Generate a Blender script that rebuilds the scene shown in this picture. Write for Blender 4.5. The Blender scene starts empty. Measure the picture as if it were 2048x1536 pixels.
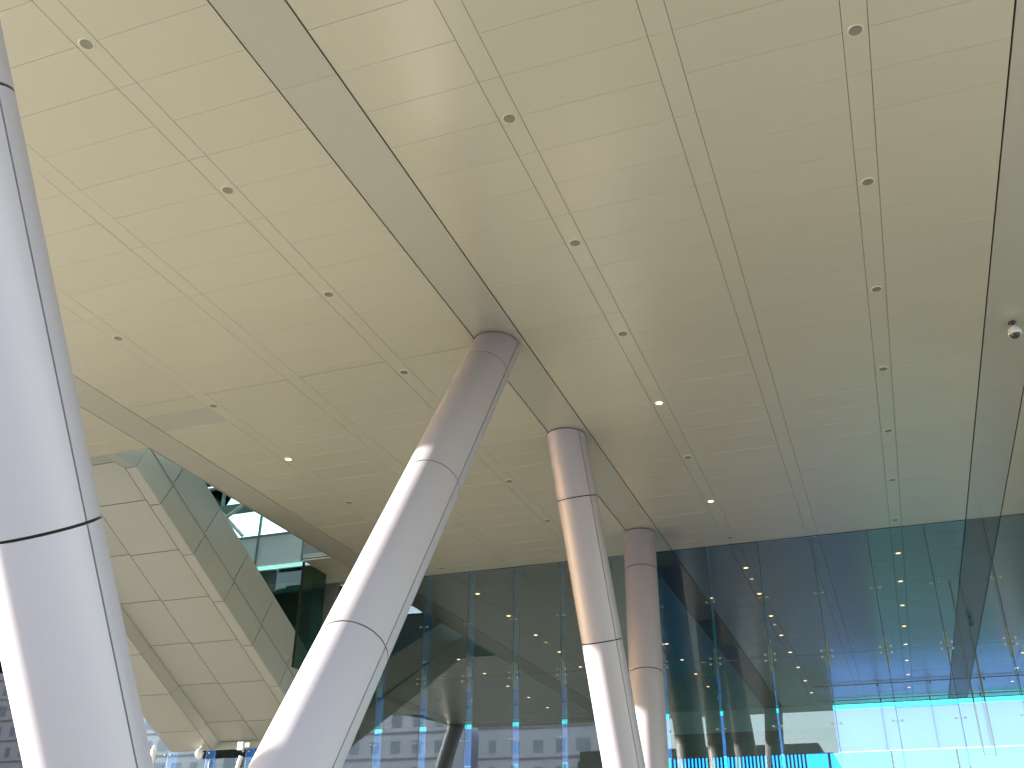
import bpy, math, random
from mathutils import Vector, Matrix
random.seed(7)
S = bpy.context.scene
COL = S.collection
R = math.radians
EYE = 1.6            # eye height above the paving
H = 11.6             # soffit height above the paving

# ------------------------------------------------------------------ camera, sky, sun, exposure
cam_d = bpy.data.cameras.new('camera'); cam = bpy.data.objects.new('camera', cam_d); COL.objects.link(cam)
pitch, yaw, roll = R(27.952), R(20.58), R(0.574)
cp, sp = math.cos(pitch), math.sin(pitch)
Rv, Uv, Fv = Vector((1, 0, 0)), Vector((0, -sp, cp)), Vector((0, cp, sp))
Rr = math.cos(roll)*Rv + math.sin(roll)*Uv
Ur = -math.sin(roll)*Rv + math.cos(roll)*Uv
Zr = Matrix.Rotation(yaw, 3, 'Z')
Rw, Uw, Fw = Zr @ Rr, Zr @ Ur, Zr @ Fv
m = Matrix.Identity(4)
for i in range(3):
    m[i][0], m[i][1], m[i][2] = Rw[i], Uw[i], -Fw[i]
m[2][3] = EYE
cam.matrix_world = m
cam_d.sensor_fit = 'HORIZONTAL'; cam_d.sensor_width = 36.0
FPX = 1980.23
cam_d.lens = FPX/2048*36.0
cam_d.clip_start = 0.05; cam_d.clip_end = 3000
S.camera = cam

SUN_AZ, SUN_EL = -103.5, 8.6       # azimuth from +Y, clockwise positive
sun_dir = Vector((math.cos(R(SUN_EL))*math.sin(R(SUN_AZ)), math.cos(R(SUN_EL))*math.cos(R(SUN_AZ)), math.sin(R(SUN_EL))))
W = bpy.data.worlds.new('World'); S.world = W; W.use_nodes = True
wn = W.node_tree
bg = wn.nodes['Background']; bg.inputs['Strength'].default_value = 0.15
sky = wn.nodes.new('ShaderNodeTexSky'); sky.sky_type = 'NISHITA'; sky.sun_disc = False
sky.sun_elevation = R(SUN_EL); sky.sun_rotation = R(SUN_AZ)
sky.air_density = 1.0; sky.dust_density = 0.6; sky.ozone_density = 1.0
veil = wn.nodes.new('ShaderNodeMixRGB'); veil.blend_type = 'ADD'; veil.inputs[0].default_value = 1.0
veil.inputs[2].default_value = (1.75, 1.85, 2.25, 1)          # even thin white haze over the whole sky
wn.links.new(sky.outputs[0], veil.inputs[1]); wn.links.new(veil.outputs[0], bg.inputs['Color'])
sl = bpy.data.lights.new('sun', 'SUN'); sl.energy = 5.0; sl.angle = R(0.53); sl.color = (1.0, 0.95, 0.87)
so = bpy.data.objects.new('sun', sl); COL.objects.link(so)
so.rotation_mode = 'QUATERNION'; so.rotation_quaternion = sun_dir.to_track_quat('Z', 'Y')
so.location = (-60, -20, 40)
vs = S.view_settings
vs.view_transform = 'Standard'; vs.look = 'None'; vs.gamma = 1.0; vs.use_curve_mapping = False
vs.exposure = 2.5
S.cycles.max_bounces = 14; S.cycles.diffuse_bounces = 5; S.cycles.glossy_bounces = 6
S.cycles.transmission_bounces = 10; S.cycles.transparent_max_bounces = 16
S.cycles.sample_clamp_indirect = 4.0; S.cycles.blur_glossy = 1.0; S.cycles.caustics_reflective = False; S.cycles.caustics_refractive = False

# ------------------------------------------------------------------ materials
def mat(name, base, rough=0.5, metal=0.0, spec=0.5, noise=0.0, nscale=3.0, bump=0.0, bscale=80.0, rnd=0.0, stretch=(1, 1, 1), coat=0.0):
    M = bpy.data.materials.new(name); M.use_nodes = True
    n = M.node_tree; b = n.nodes['Principled BSDF']
    b.inputs['Base Color'].default_value = (*base, 1); b.inputs['Roughness'].default_value = rough
    b.inputs['Metallic'].default_value = metal; b.inputs['Specular IOR Level'].default_value = spec
    if coat: b.inputs['Coat Weight'].default_value = coat; b.inputs['Coat Roughness'].default_value = 0.2
    tc = n.nodes.new('ShaderNodeNewGeometry')
    mp = n.nodes.new('ShaderNodeMapping'); mp.inputs['Scale'].default_value = stretch
    n.links.new(tc.outputs['Position'], mp.inputs['Vector'])
    if noise or rnd:
        mul = n.nodes.new('ShaderNodeMixRGB'); mul.blend_type = 'MULTIPLY'; mul.inputs[0].default_value = 1
        mul.inputs[1].default_value = (*base, 1)
        nz = n.nodes.new('ShaderNodeTexNoise'); nz.inputs['Scale'].default_value = nscale; nz.inputs['Detail'].default_value = 6
        n.links.new(mp.outputs[0], nz.inputs['Vector'])
        mr = n.nodes.new('ShaderNodeMapRange'); mr.inputs[3].default_value = 1-noise; mr.inputs[4].default_value = 1+noise
        n.links.new(nz.outputs['Fac'], mr.inputs[0])
        oi = n.nodes.new('ShaderNodeObjectInfo')
        mr2 = n.nodes.new('ShaderNodeMapRange'); mr2.inputs[3].default_value = 1-rnd; mr2.inputs[4].default_value = 1+rnd
        n.links.new(oi.outputs['Random'], mr2.inputs[0])
        mm = n.nodes.new('ShaderNodeMath'); mm.operation = 'MULTIPLY'
        n.links.new(mr.outputs[0], mm.inputs[0]); n.links.new(mr2.outputs[0], mm.inputs[1])
        n.links.new(mm.outputs[0], mul.inputs[2]); n.links.new(mul.outputs[0], b.inputs['Base Color'])
        if not noise: return M
        mr3 = n.nodes.new('ShaderNodeMapRange'); mr3.inputs[3].default_value = rough*0.9; mr3.inputs[4].default_value = min(1, rough*1.1)
        n.links.new(nz.outputs['Fac'], mr3.inputs[0]); n.links.new(mr3.outputs[0], b.inputs['Roughness'])
    if bump:
        nb = n.nodes.new('ShaderNodeTexNoise'); nb.inputs['Scale'].default_value = bscale; nb.inputs['Detail'].default_value = 3
        n.links.new(mp.outputs[0], nb.inputs['Vector'])
        bp = n.nodes.new('ShaderNodeBump'); bp.inputs['Strength'].default_value = bump; bp.inputs['Distance'].default_value = 0.01
        n.links.new(nb.outputs['Fac'], bp.inputs['Height']); n.links.new(bp.outputs[0], b.inputs['Normal'])
    return M

def emis(name, col, strength):
    M = bpy.data.materials.new(name); M.use_nodes = True
    n = M.node_tree; b = n.nodes['Principled BSDF']
    b.inputs['Base Color'].default_value = (0.8, 0.75, 0.65, 1)
    b.inputs['Emission Color'].default_value = (*col, 1); b.inputs['Emission Strength'].default_value = strength
    return M

def glass(name, tint, refl=1.0, rough=0.0, ior=1.5):
    M = bpy.data.materials.new(name); M.use_nodes = True
    n = M.node_tree
    for x in list(n.nodes): n.nodes.remove(x)
    out = n.nodes.new('ShaderNodeOutputMaterial'); mix = n.nodes.new('ShaderNodeMixShader')
    tr = n.nodes.new('ShaderNodeBsdfTransparent'); tr.inputs[0].default_value = (*tint, 1)
    gl = n.nodes.new('ShaderNodeBsdfGlossy'); gl.inputs['Roughness'].default_value = rough
    gl.inputs[0].default_value = (1, 1, 1, 1)
    fr = n.nodes.new('ShaderNodeFresnel'); fr.inputs[0].default_value = ior
    mu = n.nodes.new('ShaderNodeMath'); mu.operation = 'MULTIPLY'; mu.inputs[1].default_value = refl; mu.use_clamp = True
    n.links.new(fr.outputs[0], mu.inputs[0]); n.links.new(mu.outputs[0], mix.inputs[0])
    n.links.new(tr.outputs[0], mix.inputs[1]); n.links.new(gl.outputs[0], mix.inputs[2])
    n.links.new(mix.outputs[0], out.inputs[0])
    return M

M = {}
def frost(name, col):
    X = bpy.data.materials.new(name); X.use_nodes = True
    n = X.node_tree; b = n.nodes['Principled BSDF']; out = n.nodes['Material Output']
    b.inputs['Base Color'].default_value = (0.7, 0.7, 0.78, 1); b.inputs['Roughness'].default_value = 0.6
    t = n.nodes.new('ShaderNodeBsdfTranslucent'); t.inputs[0].default_value = (*col, 1)
    mx = n.nodes.new('ShaderNodeMixShader'); mx.inputs[0].default_value = 0.95
    n.links.new(b.outputs[0], mx.inputs[1]); n.links.new(t.outputs[0], mx.inputs[2]); n.links.new(mx.outputs[0], out.inputs[0])
    return X
M['frost'] = frost('added_glow_glass', (0.40, 0.59, 0.97))  # translucent blue for the panels added to light the lobby ceiling
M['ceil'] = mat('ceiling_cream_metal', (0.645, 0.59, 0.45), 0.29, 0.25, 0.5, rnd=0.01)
M['strip'] = mat('ceiling_strip_metal', (0.645, 0.59, 0.45), 0.29, 0.25, 0.5, rnd=0.01)
M['beam'] = mat('beam_grey_metal', (0.57, 0.535, 0.435), 0.30, 0.3, 0.5, rnd=0.015)
M['col'] = mat('column_silver_paint', (0.355, 0.332, 0.368), 0.5, 0.15, 0.5, rnd=0.01)
M['dark'] = mat('joint_shadow_gap', (0.012, 0.011, 0.008), 0.8)
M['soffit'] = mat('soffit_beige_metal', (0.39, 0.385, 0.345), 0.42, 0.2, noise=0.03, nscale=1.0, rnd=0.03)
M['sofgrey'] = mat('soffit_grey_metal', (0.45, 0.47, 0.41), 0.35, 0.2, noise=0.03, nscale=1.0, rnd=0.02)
M['roof'] = mat('roof_membrane', (0.35, 0.34, 0.32), 0.8, noise=0.1)
M['trim'] = mat('fitting_steel', (0.36, 0.34, 0.28), 0.3, 0.8)
M['fix'] = mat('downlight_trim', (0.7, 0.66, 0.5), 0.35, 0.1)
M['reflector'] = mat('downlight_reflector', (0.32, 0.29, 0.22), 0.35, 0.5)
M['warm'] = emis('lens_bloom_glow', (1.0, 0.36, 0.10), 0.16)  # weak orange emission painting the bloom around lit lenses
M['lamp'] = emis('downlight_lit', (1.0, 0.72, 0.45), 0.8)
M['lamp_in'] = emis('lobby_downlight_lit', (1.0, 0.55, 0.32), 0.75)
M['white'] = mat('white_paint', (0.8, 0.8, 0.78), 0.4, noise=0.03)
M['black'] = mat('dark_plastic', (0.02, 0.02, 0.02), 0.25)
M['dome'] = mat('smoked_dome', (0.03, 0.035, 0.03), 0.08, 0.0, 0.6)
M['glass'] = glass('facade_glass', (0.83, 0.91, 0.88), 1.8)
M['darkglass'] = glass('tinted_green_glass', (0.40, 0.54, 0.47), 0.45)
M['fin'] = glass('fin_glass', (0.55, 0.78, 0.80), 0.8)
M['cyan'] = glass('far_cyan_glass', (0.26, 0.94, 1.0), 0.8)
M['blue'] = glass('far_blue_glass', (0.16, 0.56, 0.92), 0.8)
M['teal'] = glass('skylight_teal_glass', (0.84, 0.97, 0.91), 1.0)
M['skymull'] = mat('skylight_frame_green', (0.16, 0.24, 0.21), 0.4, 0.2)
M['mull'] = mat('mullion_dark', (0.05, 0.07, 0.065), 0.4, 0.3)
M['teal_panel'] = mat('skylight_pale_panel', (0.62, 0.72, 0.67), 0.35, noise=0.05)
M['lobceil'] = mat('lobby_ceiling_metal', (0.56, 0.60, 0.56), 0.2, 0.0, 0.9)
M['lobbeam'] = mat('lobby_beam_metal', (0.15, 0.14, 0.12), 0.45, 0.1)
M['gallery'] = mat('gallery_wall', (0.20, 0.22, 0.19), 0.5, noise=0.1)
M['lobwall'] = mat('lobby_dark_wall', (0.10, 0.09, 0.08), 0.6, noise=0.1)
M['fascia'] = mat('lobby_bulkhead', (0.75, 0.73, 0.72), 0.5, noise=0.04)
M['tan'] = mat('lobby_bulkhead_tan', (0.34, 0.29, 0.26), 0.5, noise=0.06)
M['lobfloor'] = mat('lobby_stone_floor', (0.12, 0.11, 0.10), 0.25, noise=0.1, nscale=1.2)
M['louv'] = mat('louvre_blue_metal', (0.02, 0.06, 0.10), 0.4, 0.3)
M['pave'] = mat('plaza_paving', (0.33, 0.315, 0.27), 0.75, noise=0.12, nscale=0.7, bump=0.2, bscale=20)
M['fore_bounce'] = mat('forecourt_bounce_tone', (0.27, 0.26, 0.22), 0.6, noise=0.2, nscale=1.5)
M['ground_shade'] = mat('ground_shade_tone', (0.035, 0.035, 0.04), 0.9, noise=0.2)  # near-black tone painting the building's shadow behind the lobby
M['pale'] = mat('far_bounce_tone', (0.55, 0.53, 0.48), 0.7, noise=0.1, nscale=0.5)
M['asph'] = mat('road_bounce_tone', (0.24, 0.23, 0.20), 0.9, noise=0.15, nscale=2.0, bump=0.3, bscale=60)
M['apt'] = mat('apartment_render', (0.80, 0.78, 0.86), 0.8, noise=0.06, nscale=0.3)
M['apt2'] = mat('apartment_band', (0.42, 0.41, 0.44), 0.8, noise=0.06, nscale=0.3)
M['win'] = mat('apartment_window', (0.44, 0.46, 0.55), 0.4, 0.0, 0.6, noise=0.3, nscale=0.4)
M['low'] = mat('low_building_wall', (0.16, 0.14, 0.12), 0.8, noise=0.15)
M['line'] = mat('road_line_white', (0.75, 0.75, 0.72), 0.7, noise=0.1)

# ------------------------------------------------------------------ helpers
def empty(name, loc=(0, 0, 0), **p):
    o = bpy.data.objects.new(name, None); COL.objects.link(o); o.location = loc
    for k, v in p.items(): o[k] = v
    return o

class MB:
    def __init__(s): s.v = []; s.f = []; s.sm = []; s.mi = []
    def add(s, vs, fs, smooth=False, mi=0):
        b = len(s.v); s.v += [tuple(x) for x in vs]
        for f in fs: s.f.append(tuple(i+b for i in f)); s.sm.append(smooth); s.mi.append(mi)
        return s
    def box(s, a, b, mi=0):
        x0, y0, z0 = a; x1, y1, z1 = b
        v = [(x0, y0, z0), (x1, y0, z0), (x1, y1, z0), (x0, y1, z0), (x0, y0, z1), (x1, y0, z1), (x1, y1, z1), (x0, y1, z1)]
        return s.add(v, [(0, 3, 2, 1), (4, 5, 6, 7), (0, 1, 5, 4), (1, 2, 6, 5), (2, 3, 7, 6), (3, 0, 4, 7)], mi=mi)
    def hexa(s, lo, up, mi=0):      # two matching polygons
        n = len(lo)
        f = [tuple(range(n))[::-1], tuple(range(n, 2*n))]
        for i in range(n): j = (i+1) % n; f.append((i, j, n+j, n+i))
        return s.add(list(lo)+list(up), f, mi=mi)
    def prism(s, poly, z0, z1, mi=0):
        return s.hexa([(x, y, z0) for x, y in poly], [(x, y, z1) for x, y in poly], mi)
    def tube(s, a, b, r0, r1=None, n=10, smooth=True, mi=0, caps=True):
        r1 = r0 if r1 is None else r1
        a, b = Vector(a), Vector(b); d = (b-a).normalized()
        u = d.orthogonal().normalized(); w = d.cross(u)
        P = []
        for c, r in ((a, r0), (b, r1)):
            for i in range(n):
                t = 2*math.pi*i/n; P.append(c+r*(math.cos(t)*u+math.sin(t)*w))
        s.add(P, [(i, (i+1) % n, n+(i+1) % n, n+i) for i in range(n)], smooth, mi)
        if caps: s.add(P[:n], [tuple(range(n))[::-1]], False, mi); s.add(P[n:], [tuple(range(n))], False, mi)
        return s
    def lathe(s, prof, c=(0, 0, 0), n=24, mi=0, smooth=True):
        P = [(c[0]+r*math.cos(2*math.pi*i/n), c[1]+r*math.sin(2*math.pi*i/n), c[2]+z) for r, z in prof for i in range(n)]
        F = []
        for k in range(len(prof)-1):
            for i in range(n): j = (i+1) % n; F.append((k*n+i, k*n+j, (k+1)*n+j, (k+1)*n+i))
        return s.add(P, F, smooth, mi)
    def mesh(s, name, mats):
        me = bpy.data.meshes.new(name); me.from_pydata(s.v, [], s.f)
        if not isinstance(mats, (list, tuple)): mats = [mats]
        for x in mats: me.materials.append(x)
        me.polygons.foreach_set('use_smooth', s.sm); me.polygons.foreach_set('material_index', s.mi)
        me.update(); return me
    def build(s, name, mats, parent=None, loc=None, **p):
        return link(name, s.mesh(name, mats), parent, loc, **p)

def link(name, me, parent=None, loc=None, **p):
    o = bpy.data.objects.new(name, me); COL.objects.link(o)
    if parent is not None: o.parent = parent
    if loc is not None: o.location = loc
    for k, v in p.items(): o[k] = v
    return o

def clone(root, loc, **p):          # a thing with its parts and sub-parts, shared meshes
    def rec(o, par):
        c = o.copy(); COL.objects.link(c); c.parent = par
        for ch in o.children: rec(ch, c)
        return c
    r = rec(root, None); r.location = loc
    for k, v in p.items(): r[k] = v
    return r

def to_px(x, y, z):
    d = Vector((x, y, z-EYE)); w = d.dot(Fw)
    if w < 0.1: return None
    return 1024+FPX*d.dot(Rw)/w, 768-FPX*d.dot(Uw)/w

# ------------------------------------------------------------------ ground
MB().prism([(-400, -400), (-3.2, -400), (-3.2, 400), (-400, 400)], -0.4, 0.0).build('plaza_pavement', M['pave'], kind='structure')
MB().prism([(-24, -1.5), (-3.2, -1.5), (-3.2, 29.4), (-24, 29.4)], -0.1, 0.005).build('forecourt_bounce_ground', M['fore_bounce'], kind='structure')  # unseen slab added to set the bounce under the canopy
MB().prism([(-3.0, -400), (400, -400), (400, 29.4), (-3.0, 29.4)], -0.4, -0.14).build('road_bounce_ground', M['asph'], kind='structure')  # unseen ground added to grade the ceiling bounce from left to right
MB().prism([(-3.0, 29.4), (400, 29.4), (400, 400), (-3.0, 400)], -0.4, 0.0).build('far_bounce_ground', M['pale'], kind='structure')  # unseen ground, made pale to brighten the lobby ceiling
MB().prism([(-70, 62.6), (90, 62.6), (90, 120), (-70, 120)], -0.1, 0.006).build('ground_shade_sheet', M['ground_shade'], kind='structure')  # dark sheet in place of the building's shadow on the ground
MB().prism([(-3.2, -400), (-3.0, -400), (-3.0, 29.4), (-3.2, 29.4)], -0.4, 0.012).build('kerb', M['white'], kind='structure')
MB().prism([(4.9, -200), (5.05, -200), (5.05, 29), (4.9, 29)], -0.138, -0.134).build('road_marking', M['line'], kind='structure')

# ------------------------------------------------------------------ the canopy
YG = 29.77                                   # glass line
SLOT_X, SLOT_Y0, SLOT_Y1 = -16.28, 17.83, 26.93
canopy = empty('entrance_canopy', (-6.2, 12, 0), label='broad flat entrance canopy with a soffit of cream metal panels', category='canopy')
canopy_inv = Vector((-6.2, 12, 0))
def cl(me_name, me, loc=(0, 0, 0), **p):
    return link(me_name, me, canopy, Vector(loc)-canopy_inv, **p)
EDGE = [(-25.6, -0.2), (-25.9, 3.1), (-27.4, 6.6), (-31.5, 10.4), (-37.5, 14.7), (-41, 17.83)]
def edge_y(x):
    if x >= EDGE[0][0]: return -0.2
    for (xa, ya), (xb, yb) in zip(EDGE, EDGE[1:]):
        if xb <= x <= xa: return ya+(yb-ya)*(x-xa)/(xb-xa)
    return 17.83
PITCH, YB = 0.795, 6.846
centers = {}
strips = [-37.4, -35.0, -32.6, -30.2, -27.8, -22.9, -20.55, -18.16, -13.36, -10.96, -8.588, -3.84, -1.475, 0.892, 5.61, 7.98, 10.35, 15.0, 17.4, 19.8]
beams = [-25.4, -15.79, -6.206, 3.24, 12.7]
HS, HB = 0.1605, 0.4675
edges = sorted([(c-HS, c+HS, 's') for c in strips] + [(c-HB, c+HB, 'b') for c in beams])
XMIN, XMAX = -41.0, 22.0
colm = []; px = XMIN
for a, b, k in edges:
    colm.append((px, a, 'm')); colm.append((a, b, k)); px = b
colm.append((px, XMAX, 'm'))
_pm = {}
def panel_mesh(w, l, material, name):
    key = (round(w, 3), round(l, 3), name)
    if key not in _pm:
        e = 0.004
        lo = [(-w/2+e, -l/2+e, 0), (w/2-e, -l/2+e, 0), (w/2-e, l/2-e, 0), (-w/2+e, l/2-e, 0)]
        mid = [(-w/2, -l/2, e), (w/2, -l/2, e), (w/2, l/2, e), (-w/2, l/2, e)]
        up = [(x, y, 0.04) for x, y, z in mid]
        b = MB(); b.add(lo+mid+up, [(3, 2, 1, 0)] + [(i, (i+1) % 4, 4+(i+1) % 4, 4+i) for i in range(4)] + [(4+i, 4+(i+1) % 4, 8+(i+1) % 4, 8+i) for i in range(4)])
        _pm[key] = b.mesh(name, material)
    return _pm[key]
cands = []
def in_slot(xc, y0, y1):
    return xc < SLOT_X and y1 > SLOT_Y0+0.02 and y0 < SLOT_Y1-0.02
def spans(xc, ya, yb):              # cut a row against the slot
    if xc >= SLOT_X or yb <= SLOT_Y0 or ya >= SLOT_Y1: return [(ya, yb)]
    out = []
    if ya < SLOT_Y0: out.append((ya, SLOT_Y0))
    if yb > SLOT_Y1 and xc > -17.4: out.append((max(ya, SLOT_Y1), yb))
    return out
for x0, x1, k in colm:
    xc = (x0+x1)/2; ys = edge_y(xc)
    if k == 'm': joints = [YB+PITCH*n for n in range(-12, 30)]
    elif k == 's': joints = [YB+PITCH*n for n in range(-13, 31, 2)]
    else: joints = [YB+PITCH*n for n in range(-14, 31, 4)]
    joints = [j for j in joints if ys+0.15 < j < YG-0.1]
    if k == 'm' and -15.4 < xc < -6.6: joints = sorted(joints+[15.86])
    joints = [ys]+joints+[YG]
    gx = {'m': 0.0034, 's': 0.0034, 'b': 0.022}[k]
    for ya, yb in zip(joints, joints[1:]):
        for a, b in spans(xc, ya, yb):
            if b-a < 0.05: continue
            g0 = 0.012 if abs(a-15.86) < 1e-6 else 0.0026
            g1 = 0.012 if abs(b-15.86) < 1e-6 else 0.0026
            mg = 0.0 if k == 'm' else gx
            xa, xb = x0+gx, x1-gx
            area = 0; vis = True
            pts = [to_px(x, y, H) for x, y in ((xa, a), (xb, a), (xb, b), (xa, b))]
            if any(p is None for p in pts): vis = False
            else:
                cl_ = [(min(max(p[0], 0), 2048), min(max(p[1], 0), 1536)) for p in pts]
                area = abs(sum(cl_[i][0]*cl_[(i+1) % 4][1]-cl_[(i+1) % 4][0]*cl_[i][1] for i in range(4)))/2
            if a >= SLOT_Y1-0.01 and xc < SLOT_X: xa = max(xa, -17.36)
            cands.append((area if vis else 0, k, xa, xb, a+g0, b-g1))
NM = {'m': ('ceiling_panel', 'ceil'), 's': ('strip_panel', 'strip'), 'b': ('beam_panel', 'beam')}
limits = {'m': 296, 's': 290, 'b': 290}
rest = {k: MB() for k in NM}; cnt = {k: 0 for k in NM}
for area, k, xa, xb, ya, yb in sorted(cands, reverse=True):
    z = H+random.uniform(-0.0012, 0.0012)+{'m': 0, 's': 0.001, 'b': -0.002}[k]
    if area > 30 and cnt[k] < limits[k]:
        cnt[k] += 1
        o = cl(NM[k][0], panel_mesh(xb-xa, yb-ya, M[NM[k][1]], NM[k][0]), ((xa+xb)/2, (ya+yb)/2, z))
        s = 0.0009 if k != 'b' else 0.0006
        o.rotation_euler = (random.gauss(0, s), random.gauss(0, s*0.5), 0)
    else:
        rest[k].box((xa, ya, z), (xb, yb, z+0.04))
for k in NM:
    if rest[k].v: cl(NM[k][0]+'_field', rest[k].mesh(NM[k][0]+'_field', M[NM[k][1]]), kind='stuff')
dp = min((o for o in canopy.children if o.name.startswith('ceiling_panel') and o.get('kind') is None), key=lambda o: ((o.location.x+canopy_inv.x+14.4)**2+(o.location.y+canopy_inv.y-17.1)**2))
dp.data = dp.data.copy(); dp.data.materials[0] = M['beam']; dp['label'] = 'one darker grey ceiling panel beside the left beam'
# backing and roof
bk = MB()
polyA = [(XMAX, -0.2)]+EDGE+[(XMAX, 17.83)]
polyA = [(XMAX, -0.2), *EDGE, (XMAX, 17.83)]
rf = MB()
for b_, z0, z1 in ((bk, H+0.045, H+0.07), (rf, H+0.25, H+1.0)):
    b_.prism(polyA[::-1], z0, z1)
    b_.prism([(SLOT_X, 17.83), (XMAX, 17.83), (XMAX, 26.93), (SLOT_X, 26.93)], z0, z1)
    b_.prism([(XMIN, 17.83), (-24.6, 17.83), (-24.6, 26.93), (XMIN, 26.93)], z0, z1)
    b_.prism([(-17.4, 26.93), (XMAX, 26.93), (XMAX, YG+0.2), (-17.4, YG+0.2)], z0, z1)
    b_.prism([(XMIN, 26.93), (-24.6, 26.93), (-24.6, YG+0.2), (XMIN, YG+0.2)], z0, z1)
cl('ceiling_backing', bk.mesh('ceiling_backing', M['dark']))
cl('roof_slab', rf.mesh('roof_slab', M['roof']))
fs = MB()
outline = [(XMAX, 29.9), (XMAX, -0.2)]+EDGE
for (xa, ya), (xb, yb) in zip(outline, outline[1:]):
    d = Vector((xb-xa, yb-ya, 0)).normalized(); nrm = Vector((d.y, -d.x, 0))
    if nrm.dot(Vector(((xa+xb)/2+8, (ya+yb)/2-15, 0))) < 0: nrm = -nrm
    q = [Vector((xa, ya, 0))+nrm*0.01, Vector((xb, yb, 0))+nrm*0.01, Vector((xb, yb, 0))+nrm*0.12, Vector((xa, ya, 0))+nrm*0.12]
    fs.hexa([v+Vector((0, 0, H-0.02)) for v in q], [v+Vector((0, 0, H+1.05)) for v in q])
cl('edge_fascia', fs.mesh('edge_fascia', M['white']))
# lining of the slot edge beside the left beam
sl_ = MB(); sl_.box((SLOT_X-0.02, SLOT_Y0, H+0.0), (SLOT_X+0.012, SLOT_Y1, H+1.2)); sl_.box((-24.5, SLOT_Y0-0.02, H+0.0), (SLOT_X-0.02, SLOT_Y0+0.008, H+0.30))
cl('slot_lining', sl_.mesh('slot_lining', M['sofgrey']))

# ------------------------------------------------------------------ inclined columns
def column(label, top, foot, rings, seam=(1, 0, 0), rad=0.467, gap=0.026, group='inclined silver columns of the canopy'):
    top = Vector(top); foot = Vector(foot)
    root = empty('inclined_column', foot, label=label, category='column', group=group)
    d = (foot-top).normalized(); L = (foot-top).length
    e1 = Vector(seam); e1 = (e1-d*e1.dot(d)).normalized(); e2 = d.cross(e1)
    def nrm(a): return math.cos(a)*e1+math.sin(a)*e2
    def pt(t, a, r): return top+d*t+nrm(a)*r-foot
    cuts = [None]+list(rings)+[L-0.25]
    NA = 30; sg = 0.010/rad
    for i in range(len(cuts)-1):
        for h in (0, 1):
            a0, a1 = h*math.pi+sg, (h+1)*math.pi-sg
            A = [a0+(a1-a0)*k/NA for k in range(NA+1)]
            def tt(a, r, up):
                if up and cuts[i] is None:
                    n = nrm(a)*r
                    return (H-0.03-top.z-n.z)/d.z
                return (cuts[i]+gap/2) if up else cuts[i+1]-gap/2
            b = MB()
            bev = 0.006
            rows_out = [[pt(tt(a, rad, True)+q, a, rad) for a in A] for q in (0,)] + [[pt(tt(a, rad, False), a, rad) for a in A]]
            V = rows_out[0]+rows_out[1]; n = NA+1
            b.add(V, [(k, k+1, n+k+1, n+k) for k in range(NA)], True)
            ri = rad-0.03
            I0 = [pt(tt(a, rad, True), a, ri) for a in A]; I1 = [pt(tt(a, rad, False), a, ri) for a in A]
            b.add(rows_out[0]+I0, [(k, n+k, n+k+1, k+1) for k in range(NA)])
            b.add(rows_out[1]+I1, [(k, k+1, n+k+1, n+k) for k in range(NA)])
            for s in (0, NA):
                b.add([rows_out[0][s], rows_out[1][s], I1[s], I0[s]], [(0, 1, 2, 3)])
            b.build('column_shell', M['col'], root)
    c = MB(); n = 40; rc = rad-0.028
    P0 = []; P1 = []
    for k in range(n):
        a = 2*math.pi*k/n; q = nrm(a)*rc
        P0.append(pt((H+0.03-top.z-q.z)/d.z, a, rc)); P1.append(pt(L-0.1, a, rc))
    c.add(P0+P1, [(k, (k+1) % n, n+(k+1) % n, n+k) for k in range(n)], True)
    c.build('column_core', M['dark'], root)
    p = MB(); p.lathe([(0.0, 0.16), (0.9, 0.16), (0.95, 0.1), (0.95, 0.0)], n=32); p.build('base_plinth', M['white'], root)
    return root
C1 = column('silver column rising past the left edge of the view, leaning left as it rises', (-6.25, 1.15, H), (-6.25, 8.56, 0), [1.45, 5.17, 8.68, 12.3])
C2 = column('long silver column with a broad sunlit stripe, leaning away to the main beam', (-6.34, 16.0, H), (-6.22, 7.98, 0), [1.19, 4.99, 8.67, 12.3])
C3 = column('middle silver column right of the sunlit one, its lower left side in sun', (-6.32, 20.55, H), (-5.5, 24.2, 0), [1.52, 4.81, 8.1, 11.4], seam=(0.835, -0.54, -0.1))
C4 = column('farthest silver column, closest to the glass wall, with a small sun patch', (-6.34, 27.84, H), (-5.92, 25.88, 0), [1.27, 4.35, 7.5, 10.6], seam=(1, 0.1, 0))
C5 = column('silver column under the canopy corner, seen only mirrored in the glass', (-25.5, 0.9, H), (-25.5, 8.3, 0), [1.45, 5.17, 8.68, 12.3])

# ------------------------------------------------------------------ downlights
def make_downlight(lit, material_lamp):
    r = 0.098
    root = empty('downlight')
    t = MB(); t.lathe([(r*0.84, 0.012), (r*0.86, -0.010), (r*0.98, -0.012), (r*1.08, -0.007), (r*1.08, 0.012)], n=28)
    t.build('trim_ring', M['fix'], root)
    b = MB()
    if lit:
        b.lathe([(r*0.74, -0.0105), (r*0.4, -0.014), (0.0005, -0.016)], n=24)
        b.build('lit_lens', material_lamp, root)
        MB().lathe([(r*0.87, -0.010), (r*0.74, -0.0095)], n=24).build('bloom_ring', M['warm'], root)  # glowing ring imitates bloom around the lens
    else:
        b.lathe([(r*0.87, -0.009), (r*0.70, -0.005), (r*0.45, -0.004), (0.0005, -0.004)], n=24)
        b.build('reflector', M['reflector'], root)
    return root
d_off = make_downlight(False, None); d_on = make_downlight(True, M['lamp']); d_in = make_downlight(True, M['lamp_in'])
used = set()
def put(proto, loc, **p):
    if proto.name not in used:
        used.add(proto.name); proto.location = loc
        for k, v in p.items(): proto[k] = v
        return proto
    return clone(proto, loc, **p)
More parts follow.
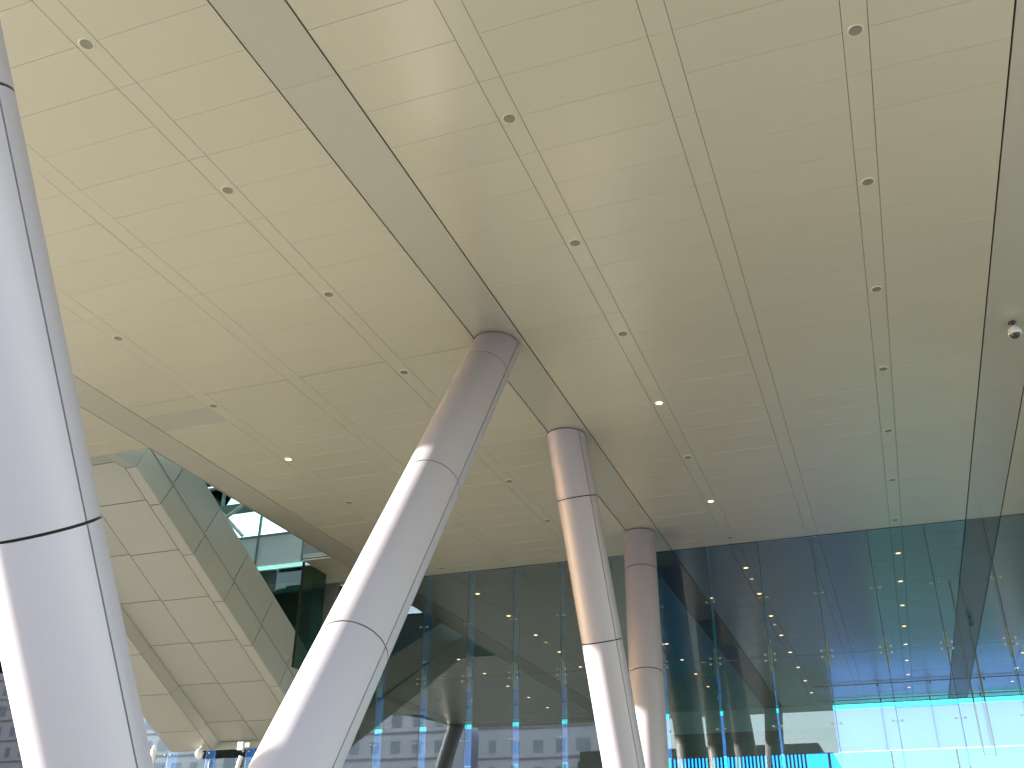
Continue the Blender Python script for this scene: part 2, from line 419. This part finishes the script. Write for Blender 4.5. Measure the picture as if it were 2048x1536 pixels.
rows = {-8.588: ('second strip left of the main beam', 'unlit downlights just left of the main beam'), -13.36: ('strip next to the left beam', 'unlit downlights beside the left beam'),
        -3.84: ('strip right of the main beam', 'unlit downlights right of the main beam'), 0.892: ('strip beside the right beam', 'unlit downlights beside the right beam')}
LIT = {(-13.36, 16), (-3.84, 16), (-3.84, 24)}
litlabel = {(-13.36, 16): 'lit round downlight glowing above the tilted grey soffit, near the left beam',
            (-3.84, 16): 'lit round downlight nearest the middle column, right of the main beam',
            (-3.84, 24): 'lit round downlight closest to the glass wall, right of the main beam'}
first = {-8.588: 'largest unlit downlight in the top left corner of the ceiling', -3.84: 'largest unlit downlight in the strip right of the main beam',
         0.892: 'largest unlit downlight in the top right corner of the ceiling', -13.36: 'unlit downlight closest to the near left column'}
n0 = {-8.588: 0, -13.36: 8, -3.84: 4, 0.892: 4}
ORD = ['first', 'second', 'third', 'fourth', 'fifth', 'sixth', 'seventh', 'eighth', 'ninth']
for x, (nm, grp) in rows.items():
    for n in range(-4, 32, 4):
        y = YB+PITCH*n
        if y > 29.5: continue
        if x == -8.588 and y > 29.5: continue
        if (x, n) in LIT:
            put(d_on, (x, y, H), label=litlabel[(x, n)], category='downlight', group='lit canopy downlights')
        elif n == n0[x]:
            put(d_off, (x, y, H), label=first[x], category='downlight', group=grp)
        elif n > n0[x]:
            put(d_off, (x, y, H), label='%s unlit downlight from the top, %s' % (ORD[(n-n0[x])//4], nm), category='downlight', group=grp)

# ------------------------------------------------------------------ security camera on the right beam
sc = empty('security_camera', (3.27, 18.45, H-0.002), label='white dome security camera hanging under the right beam', category='camera'); sc.scale = (0.9, 0.9, 0.9)
MB().lathe([(0.0005, 0.0), (0.085, 0.0), (0.085, -0.018), (0.05, -0.03), (0.036, -0.06), (0.036, -0.11)], n=24).build('mount', M['black'], sc)
hb = MB(); hb.lathe([(0.036, -0.09), (0.06, -0.105), (0.10, -0.145), (0.128, -0.20), (0.135, -0.26), (0.128, -0.30), (0.112, -0.305), (0.10, -0.29)], n=28)
hb.build('housing', M['white'], sc)
MB().lathe([(0.104, -0.292), (0.10, -0.33), (0.078, -0.366), (0.04, -0.388), (0.0005, -0.394)], n=24).build('dome_cover', M['dome'], sc)

# ------------------------------------------------------------------ glass facade
fac = empty('glass_facade', (-6, YG, 0), label='tall frameless glass wall with vertical glass fins and steel spider fittings', category='glass wall')
fo = Vector((-6, YG, 0))
ZJ = [0.12, 4.6, 8.1, H-0.012]
XP = [0.055+1.585*k for k in range(-24, 14)]
gm = {}
def box_mesh(key, a, b, material):
    if key not in gm: gm[key] = MB().box(a, b).mesh(key[0], material)
    return gm[key]
for i in range(len(XP)-1):
    for j in range(3):
        z0, z1 = ZJ[j]+0.006, ZJ[j+1]-0.006
        zz = z1
        me = box_mesh(('glass_pane', j), (-1.585/2+0.006, -0.009, -(z1-z0)/2), (1.585/2-0.006, 0.009, (z1-z0)/2), M['glass'])
        o = link('glass_pane', me, fac, Vector(((XP[i]+XP[i+1])/2, YG, (z0+z1)/2))-fo)
        o.rotation_euler = (random.gauss(0, 0.0006), 0, random.gauss(0, 0.0006))
for x in XP:
    for j in range(3):
        z0, z1 = ZJ[j]+0.01, ZJ[j+1]-0.01
        me = box_mesh(('glass_fin', j), (-0.0125, -0.25, -(z1-z0)/2), (0.0125, 0.25, (z1-z0)/2), M['fin'])
        link('glass_fin', me, fac, Vector((x, YG+0.025+0.25, (z0+z1)/2))-fo)
    me = box_mesh(('silicone_joint', 0), (-0.0055, -0.0085, 0), (0.0055, 0.012, ZJ[3]-0.02), M['dark'])
    link('silicone_joint', me, fac, Vector((x, YG, 0.1))-fo)
# fittings: big spiders at the pane joints, pairs of discs at mid pane
def spider_mesh():
    b = MB()
    for sx in (-1, 1):
        for sz in (-1, 1):
            b.tube((0.02*sx, 0.06, 0.05*sz), (0.14*sx, 0.05, 0.085*sz), 0.02, 0.014, 8)
    b.box((-0.035, 0.03, -0.40), (0.035, 0.10, -0.006)); b.box((-0.035, 0.03, 0.006), (0.035, 0.10, 0.40))
    return b.mesh('spider_fitting', M['trim'])
def plates_mesh():
    b = MB()
    for sx in (-1, 1):
        b.box((sx*0.0135-0.006*(sx < 0), 0.10, 0.0), (sx*0.0135+0.006*(sx > 0), 0.34, 0.40))
        b.box((sx*0.0135-0.006*(sx < 0), 0.10, -0.40), (sx*0.0135+0.006*(sx > 0), 0.34, -0.004))
    return b.mesh('splice_plate', M['trim'])
def disc_mesh():
    return MB().tube((0, -0.024, 0), (0, 0.0, 0), 0.032, None, 14).mesh('bolt_disc', M['trim'])
spm, plm, dcm = spider_mesh(), plates_mesh(), disc_mesh()
for x in XP:
    if not (-28 < x < 9): continue
    for z in (4.6, 8.1):
        s = link('spider_fitting', spm, fac, Vector((x, YG, z))-fo)
        for sx in (-1, 1):
            for sz in (-1, 1): link('bolt_disc', dcm, s, (0.14*sx, 0, 0.085*sz))
        link('splice_plate', plm, fac, Vector((x, YG, z))-fo)
    for z in (9.86, 6.2):
        s = link('mid_fitting', box_mesh(('mid_fitting', 0), (-0.13, 0.03, -0.018), (0.13, 0.06, 0.018), M['trim']), fac, Vector((x, YG, z))-fo)
        for sx in (-1, 1): link('bolt_disc', dcm, s, (0.12*sx, 0, 0))
hc = MB(); hc.box((-16.25, YG-0.035, H-0.011), (XMAX, YG-0.012, H+0.04)); hc.box((-16.25, YG+0.012, H-0.011), (XMAX, YG+0.035, H+0.04))
hc.build('head_channel', M['mull'], fac, loc=-fo)
# left of the beam a lower header closes the facade
hd = MB(); hd.box((-17.37, 28.5, H-0.30), (SLOT_X+0.6, 28.62, H-0.004)); hd.build('header_band', M['sofgrey'], fac, loc=-fo)
LX = [-24.5, -22.6, -20.9, -19.2, -17.37]
for a, b in zip(LX, LX[1:]):
    MB().box((a+0.01, 26.985, H-3.4), (b-0.01, 27.003, H+0.0)).build('tinted_pane', M['darkglass'], fac, loc=-fo)
    MB().box((b-0.012, 26.98, H-3.4), (b+0.012, 27.1, H+0.0)).build('tinted_pane_joint', M['dark'], fac, loc=-fo)
MB().box((-17.38, 27.0, H-3.4), (-17.362, 28.5, H+0.0)).build('tinted_pane', M['darkglass'], fac, loc=-fo)
dk = MB(); dk.box((-24.6, 29.3, H-4.1), (-17.4, 29.5, H-0.02)); dk.box((-24.7, 27.0, H-2.9), (-24.55, 29.6, H+0.03))
dk.build('dark_back_wall', M['gallery'], fac, loc=-fo)
for y, z0, z1 in ((27.7, H-0.75, H-0.42), (28.4, H-2.55, H-2.35), (28.6, H-3.3, H-3.15)):
    MB().box((-24.5, y, z0), (-17.42, y+0.15, z1)).build('gallery_edge', M['sofgrey'], fac, loc=-fo)

# ------------------------------------------------------------------ lobby behind the glass
lob = empty('convention_lobby', (-6, 44, 0), label='dim lobby behind the glass wall with panelled ceiling and blue far glazing', category='building')
lo_ = Vector((-6, 44, 0))
YE = 58.3; XF = 6.9
lc = {k: MB() for k in 'msb'}
for x0, x1, k in colm:
    if x0 > XF: continue
    x1 = min(x1, XF+0.3)
    js = {'m': 1, 's': 2, 'b': 4}[k]
    ys = [YB+PITCH*n for n in range(29, 65, js)]
    ys = [YG+0.05]+[y for y in ys if YG+0.2 < y < YE-0.1]+[YE]
    g = 0.02 if k == 'b' else 0.006
    for a, b in zip(ys, ys[1:]):
        z = H+random.uniform(-0.003, 0.003)
        lc[k].box((x0+g, a+0.006, z), (x1-g, b-0.006, z+0.03))
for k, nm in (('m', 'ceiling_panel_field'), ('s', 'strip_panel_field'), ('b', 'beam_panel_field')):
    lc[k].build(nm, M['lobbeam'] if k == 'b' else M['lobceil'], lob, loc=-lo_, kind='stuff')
MB().box((XMIN, YG+0.21, H+0.035), (XF+0.4, YE+0.5, H+0.9)).build('lobby_roof', M['dark'], lob, loc=-lo_)
MB().box((XMIN, YG+0.06, -0.1), (XF+0.4, YE+4, 0.004)).build('lobby_floor', M['lobfloor'], lob, loc=-lo_)
ew = MB(); ew.box((XMIN, YE, 0.004), (-15.2, YE+0.4, H+0.03)); ew.build('end_wall', M['lobwall'], lob, loc=-lo_)
MB().box((XMIN, YG+0.06, 0.004), (XMIN+0.4, YE, H)).build('side_wall', M['lobwall'], lob, loc=-lo_)
bh = MB(); bh.box((-15.2, YE-0.05, H-1.2), (-3.1, YE+0.35, H+0.03)); bh.build('bulkhead', M['fascia'], lob, loc=-lo_)
bh = MB(); bh.box((-15.2, YE-0.01, H-1.72), (-3.1, YE+0.35, H-1.2)); bh.box((-15.2, YE-0.03, H-2.45), (-3.1, YE+0.35, H-1.75))
bh.build('lower_bulkhead', M['tan'], lob, loc=-lo_)
for k in range(4):                 # translucent panels added to throw blue light on the lobby ceiling
    x0 = -3.1+k*2.5
    MB().box((x0+0.02, YE, H-2.45), (x0+2.48, YE+0.012, H-0.3)).build('added_glow_panel', M['frost'], lob, loc=-lo_)
    MB().box((x0-0.02, YE-0.02, H-2.45), (x0+0.02, YE+0.1, H+0.02)).build('panel_frame', M['fascia'], lob, loc=-lo_)
    MB().box((x0+0.02, YE+0.02, H-0.3), (x0+2.48, YE+0.04, H+0.02)).build('top_light_pane', M['cyan'], lob, loc=-lo_)
lv = MB()
for k in range(52):
    x = -15.1+k*0.2; lv.box((x, YE-0.05, 0.1), (x+0.09, YE+0.10, H-2.46))
lv.build('louvre_field', M['louv'], lob, loc=-lo_, kind='stuff')
for k in range(-5, 8):
    x0 = k*3.17-4.6+1.0
    if x0 < -15.2 or x0 > XF-3: continue
    MB().box((x0+0.03, YE+0.12, 0.1), (x0+3.14, YE+0.15, H-2.46)).build('far_window_pane', M['cyan'] if x0 > -2 else M['blue'], lob, loc=-lo_)
    MB().box((x0-0.09, YE+0.08, 0.05), (x0+0.03, YE+0.28, H-2.46)).build('far_mullion', M['mull'], lob, loc=-lo_)
# unseen right flank: solid near the front, then cyan glazing added to light the ceiling
MB().box((XF, YG+0.3, 0.004), (XF+0.3, 46.0, H)).build('flank_wall', M['lobwall'], lob, loc=-lo_)
for k in range(4):
    y0 = 46.1+k*3.05
    MB().box((XF+0.05, y0+0.03, 0.1), (XF+0.08, y0+3.02, H-0.1)).build('added_flank_pane', M['cyan'], lob, loc=-lo_)
    MB().box((XF-0.05, y0-0.05, 0.05), (XF+0.15, y0+0.03, H-0.02)).build('added_flank_mullion', M['mull'], lob, loc=-lo_)
for y in (52.8, 56.9):
    tk = MB(); tk.box((-3.6, y-0.03, H-0.09), (XF-0.2, y+0.03, H-0.045))
    for k in range(5): tk.box((-3.0+k*2.4, y-0.05, H-0.2), (-2.93+k*2.4, y+0.05, H-0.09))
    tk.build('lighting_track', M['black'], lob, loc=-lo_)
for x, y, lab in ((2.45, 36.0, 'left of a pair of thin steel hanger rods behind the glass'), (2.82, 36.4, 'right of a pair of thin steel hanger rods behind the glass')):
    MB().tube((0, 0, 0), (0, 0, -5.6), 0.03, None, 8).build('hanger_rod', M['trim'], None, (x, y, H), label=lab, category='rod', group='steel hanger rods in the lobby')
for x, nm in ((-18.16, 'far left'), (-13.36, 'left'), (-8.588, 'centre left'), (-3.84, 'centre'), (0.892, 'centre right'), (5.61, 'right')):
    for n in range(32, 64, 4):
        y = YB+PITCH*n
        if y > YE-1: continue
        if x == -18.16 and n < 44: continue
        put(d_in, (x, y, H), label='%s lit lobby downlight back from the glass wall, %s row' % (ORD[(n-(44 if x == -18.16 else 32))//4], nm), category='downlight', group='lobby downlights, %s row' % nm)

# ------------------------------------------------------------------ sloping panelled soffit on the left
SLP = 0.535; YB0 = 18.67; RC = 0.27
sof = empty('sloping_soffit', (-20, 23.5, 0), label='sloping underside clad in beige metal panels, descending behind the near column', category='soffit')
sofo = Vector((-20, 23.5, 0))
ud = Vector((0, 1, -SLP)).normalized(); un = Vector((0, SLP, 1)).normalized()    # down the slope, into the mass
def sp(x, y, h): return Vector((x, y, H-SLP*(y-YB0)))+un*h
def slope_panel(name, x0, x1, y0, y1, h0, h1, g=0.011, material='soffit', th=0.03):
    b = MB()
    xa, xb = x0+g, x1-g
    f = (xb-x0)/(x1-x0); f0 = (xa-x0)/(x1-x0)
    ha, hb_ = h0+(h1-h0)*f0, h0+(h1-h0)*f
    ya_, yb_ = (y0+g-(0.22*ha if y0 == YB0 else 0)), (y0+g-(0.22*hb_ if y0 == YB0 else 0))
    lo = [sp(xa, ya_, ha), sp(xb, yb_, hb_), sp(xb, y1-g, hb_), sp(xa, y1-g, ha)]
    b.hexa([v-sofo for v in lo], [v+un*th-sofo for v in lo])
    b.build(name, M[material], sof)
RY = [YB0]+[19.82+1.63*k for k in range(6)]+[28.85]
XD, XB_, XA, XG, XL = -17.32, -17.95, -19.6, -21.27, -22.9
for a, b in zip(RY, RY[1:]):
    slope_panel('edge_trim_panel', -17.68, XD, a, b, 0, 0)
    slope_panel('chamfer_panel', XB_, -17.68, a, b, RC, 0, g=0.004)
    slope_panel('soffit_panel', XA, XB_, a, b, RC, RC)
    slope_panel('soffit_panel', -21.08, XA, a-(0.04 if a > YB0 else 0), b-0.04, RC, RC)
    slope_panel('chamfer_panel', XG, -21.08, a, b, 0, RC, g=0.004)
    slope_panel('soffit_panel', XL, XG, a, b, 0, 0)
    slope_panel('chamfer_panel', XL-0.18, XL, a, b, RC, 0, g=0.004)
def side_panel(name, x, y0, y1, h0, h1, g=0.011, th=0.03, material='sofgrey'):
    q = [sp(x, y0+g, h0+g), sp(x, y1-g, h0+g), sp(x, y1-g, h1-g), sp(x, y0+g, h1-g)]
    b = MB(); b.hexa([v-sofo for v in q], [v+Vector((-th, 0, 0))-sofo for v in q]); b.build(name, M[material], sof)
for a, b in zip(RY, RY[1:]):
    side_panel('side_panel', XD, a, b, 0.0, 0.74)
    side_panel('side_ledge', XD+0.03, a, b, 0.745, 0.80, g=0.004, th=0.07)
    side_panel('side_panel', XD-0.05, a, b, 0.805, 1.92)
top_ = MB()
body = [(XD-0.09, RC+0.06), (XD-0.09, 1.9), (XL-0.2, 1.9), (XL-0.2, RC+0.06)]
top_.hexa([sp(x, RY[0], h)-sofo for x, h in body], [sp(x, RY[-1]-0.05, h)-sofo for x, h in body])
top_.build('stair_carcass', M['dark'], sof)
side_ = MB()
q = [sp(XL-0.2, RY[0], RC), sp(XL-0.2, RY[-1], RC), sp(XL-0.2, RY[-1], 1.9), sp(XL-0.2, RY[0], 1.9)]
side_.hexa([v-sofo for v in q], [v+Vector((-0.03, 0, 0))-sofo for v in q]); side_.build('side_panel', M['sofgrey'], sof)
ep = MB(); q = [sp(XL, RY[-1], 0), sp(XD, RY[-1], 0), sp(XD, RY[-1], 1.9), sp(XL, RY[-1], 1.9)]
ep.hexa([v-sofo for v in q], [v+ud*0.03-sofo for v in q]); ep.build('end_panel', M['sofgrey'], sof)
# level stretch between the canopy soffit and the bend
for x0, x1, z0, z1, nm in ((-17.68, XD, 0, 0, 'level_panel'), (XB_, -17.68, RC, 0, 'level_panel'), (XA, XB_, RC, RC, 'level_panel'), (-21.08, XA, RC, RC, 'level_panel'), (XG, -21.08, 0, RC, 'level_panel'), (XL, XG, 0, 0, 'level_panel')):
    b = MB(); lo = [(x0+0.008, SLOT_Y0+0.02, H+z0), (x1-0.008, SLOT_Y0+0.02, H+z1), (x1-0.008, YB0-0.008+0.25*z1, H+z1), (x0+0.008, YB0-0.008+0.25*z0, H+z0)]
    b.hexa([Vector(v)-sofo for v in lo], [Vector(v)+Vector((0, 0, 0.03))-sofo for v in lo]); b.build(nm, M['sofgrey'], sof)
b = MB(); b.hexa([Vector(v)-sofo for v in [(XL-0.2, SLOT_Y0+0.02, H+RC+0.05), (XD-0.09, SLOT_Y0+0.02, H+RC+0.05), (XD-0.09, YB0+0.5, H+RC+0.05), (XL-0.2, YB0+0.5, H+RC+0.05)]],
                 [Vector(v)-sofo for v in [(XL-0.2, SLOT_Y0+0.02, H+1.9), (XD-0.09, SLOT_Y0+0.02, H+1.9), (XD-0.09, YB0+0.5, H+1.9), (XL-0.2, YB0+0.5, H+1.9)]])
b.build('stair_carcass', M['dark'], sof)
b = MB(); b.box((XD-0.08, SLOT_Y0+0.02, H+0.01), (XD-0.06, YB0+1.0, H+1.9)); b.box((XD-0.03, SLOT_Y0+0.02, H+0.005), (XD-0.002, YB0+0.02, H+0.75)); b.build('side_panel', M['sofgrey'], sof, loc=-sofo)

# ------------------------------------------------------------------ skylight over the slot
skl = empty('skylight', (-20, 24, H), label='teal glazed skylight showing through the slot beside the left beam', category='skylight')
sko = Vector((-20, 24, H))
ZS = H+1.0
for x0, x1 in ((-24.5, -22.6), (-22.6, -20.9), (-20.9, -19.2), (-19.2, -17.42), (-17.42, -16.31)):
    MB().box((x0+0.012, 26.97, H+0.0), (x1-0.012, 27.0, H+1.0)).build('upstand_panel', M['teal_panel'], skl, loc=-sko)
    MB().box((x0+0.02, 26.97, H+1.09), (x1-0.02, 26.985, H+3.0)).build('clerestory_pane', M['teal'], skl, loc=-sko)
    MB().box((x0-0.03, 26.93, H+0.02), (x0+0.03, 27.02, H+3.1)).build('mullion', M['skymull'], skl, loc=-sko)
MB().box((-24.5, 26.92, H+1.02), (-16.31, 27.03, H+1.08)).build('transom', M['skymull'], skl, loc=-sko)
MB().box((-24.5, 26.92, H+3.0), (-16.31, 27.03, H+3.1)).build('transom', M['skymull'], skl, loc=-sko)
MB().box((-24.5, 26.92, H+2.0), (-19.0, 27.03, H+2.34)).build('transom', M['skymull'], skl, loc=-sko)
for (a, b_) in (((-21.6, 26.6, H+2.9), (-19.6, 26.6, H+1.0)), ((-19.6, 26.6, H+2.2), (-17.6, 26.6, H+1.05)), ((-21.2, 26.5, H+1.1), (-19.2, 26.5, H+2.4))):
    t = MB(); t.tube(Vector(a)-sko, Vector(b_)-sko, 0.06, None, 10); t.build('brace', M['teal_panel'], skl)
for k in range(5):
    y0 = 17.9+k*1.8
    MB().box((-24.4, y0+0.03, H+3.1), (-16.4, y0+1.77, H+3.12)).build('roof_pane', M['teal'], skl, loc=-sko)
    MB().box((-24.4, y0-0.04, H+2.98), (-16.4, y0+0.03, H+3.16)).build('rafter', M['skymull'], skl, loc=-sko)
MB().box((-24.62, 17.85, H+0.0), (-24.52, 27.0, H+3.1)).build('side_cheek', M['teal_panel'], skl, loc=-sko)
MB().box((-16.30, 17.85, H+1.21), (-16.2, 27.0, H+3.1)).build('side_cheek', M['teal_panel'], skl, loc=-sko)

# ------------------------------------------------------------------ lamps and posts under the left soffit
MB().tube((0, 0, 0), (0, 0, 6.15), 0.10, 0.09, 14).add([], []).tube((0, 0, 6.15), (0, 0, 6.27), 0.09, 0.03, 14).build('light_post', M['white'], None, (-23.05, 28.2, 0), label='white round-topped post left of the sloping soffit end', category='post')
g = empty('globe_lamp', (-21.55, 28.6, H-5.6), label='small white globe lamp hanging under the end of the sloping soffit', category='lamp')
MB().lathe([(0.0005, -0.17)]+[(0.13*math.cos(t), 0.17*math.sin(t)) for t in [R(a) for a in range(-75, 90, 15)]]+[(0.0005, 0.17)], n=18).build('globe', M['white'], g)
MB().tube((0, 0, 0.14), (0.12, 0.05, 0.36), 0.03, None, 8).build('bracket', M['sofgrey'], g)
fl = empty('floodlight', (-19.9, 28.5, H-5.42), label='white box floodlight fixed under the end of the sloping soffit', category='floodlight')
MB().box((-0.10, -0.06, -0.13), (0.10, 0.08, 0.11)).build('housing', M['white'], fl)
MB().box((0.10, -0.04, -0.06), (0.34, 0.08, 0.08)).build('ballast', M['sofgrey'], fl)
MB().tube((-20.75, 28.0, 0), (-20.05, 28.8, 5.9), 0.07, None, 12).build('slanted_strut', M['white'], None, label='pale slanted strut behind the foot of the sunlit column', category='strut')

# ------------------------------------------------------------------ buildings behind the viewer, mirrored in the glass
def apartment(label, x0, x1, y, depth, z1, seed, wpitch=2.95):
    rnd = random.Random(seed)
    root = empty('apartment_block', ((x0+x1)/2, y, 0), label=label, category='apartment block', group='pale apartment blocks mirrored in the glass')
    o = Vector(((x0+x1)/2, y, 0))
    MB().box((x0, y-depth, 0), (x1, y, z1)).build('wall', M['apt'], root, loc=-o)
    MB().box((x0-0.15, y-depth-0.15, z1), (x1+0.15, y+0.15, z1+0.8)).build('parapet', M['apt2'], root, loc=-o)
    n = int((x1-x0)//wpitch); off = ((x1-x0)-n*wpitch)/2
    wm = {}
    for k in range(n):
        kind = rnd.choice((0, 1, 2, 0))
        w = (1.3, 1.8, 0.9)[kind]
        key = w
        if key not in wm: wm[key] = MB().box((-w/2, 0.0, -0.75), (w/2, 0.06, 0.75)).mesh('window', M['win'])
        fl = 0
        z = 3.0+4.0
        while z < z1-1.6:
            link('window', wm[key], root, Vector((x0+off+(k+0.5)*wpitch, y+0.01, z))-o)
            z += 3.1
    bd = MB()
    z = 5.6
    while z < z1-1: bd.box((x0, y, z-0.14), (x1, y+0.12, z+0.14)); z += 3.1
    bd.build('floor_band', M['apt2'], root, loc=-o)
    return root
apartment('pale apartment block with rows of windows, mirrored beside the sunlit column', -76, -51.5, -58, 16, 34, 3)
apartment('added apartment block covering the bright sky mirrored at the far left', -150, -78.5, -66, 16, 36, 9)  # extra mass put in to block bright sky from the mirrored view
apartment('pale apartment block with rows of windows, mirrored left of the middle column', -49.5, -31, -62, 16, 21.5, 5)
lb = empty('low_rise_building', (-10, -60, 0), label='dark low building mirrored in the glass right of the farthest column', category='building')
b = MB(); b.box((-26, -12, 0), (3.0, 0, 17.2)); b.box((-26, -12, 17.2), (1.5, -1, 18.4)); b.build('wall', M['low'], lb)
for k in range(8): MB().box((-24+k*3.2, 0.01, 12.5), (-22.2+k*3.2, 0.06, 15.5)).build('window', M['win'], lb)
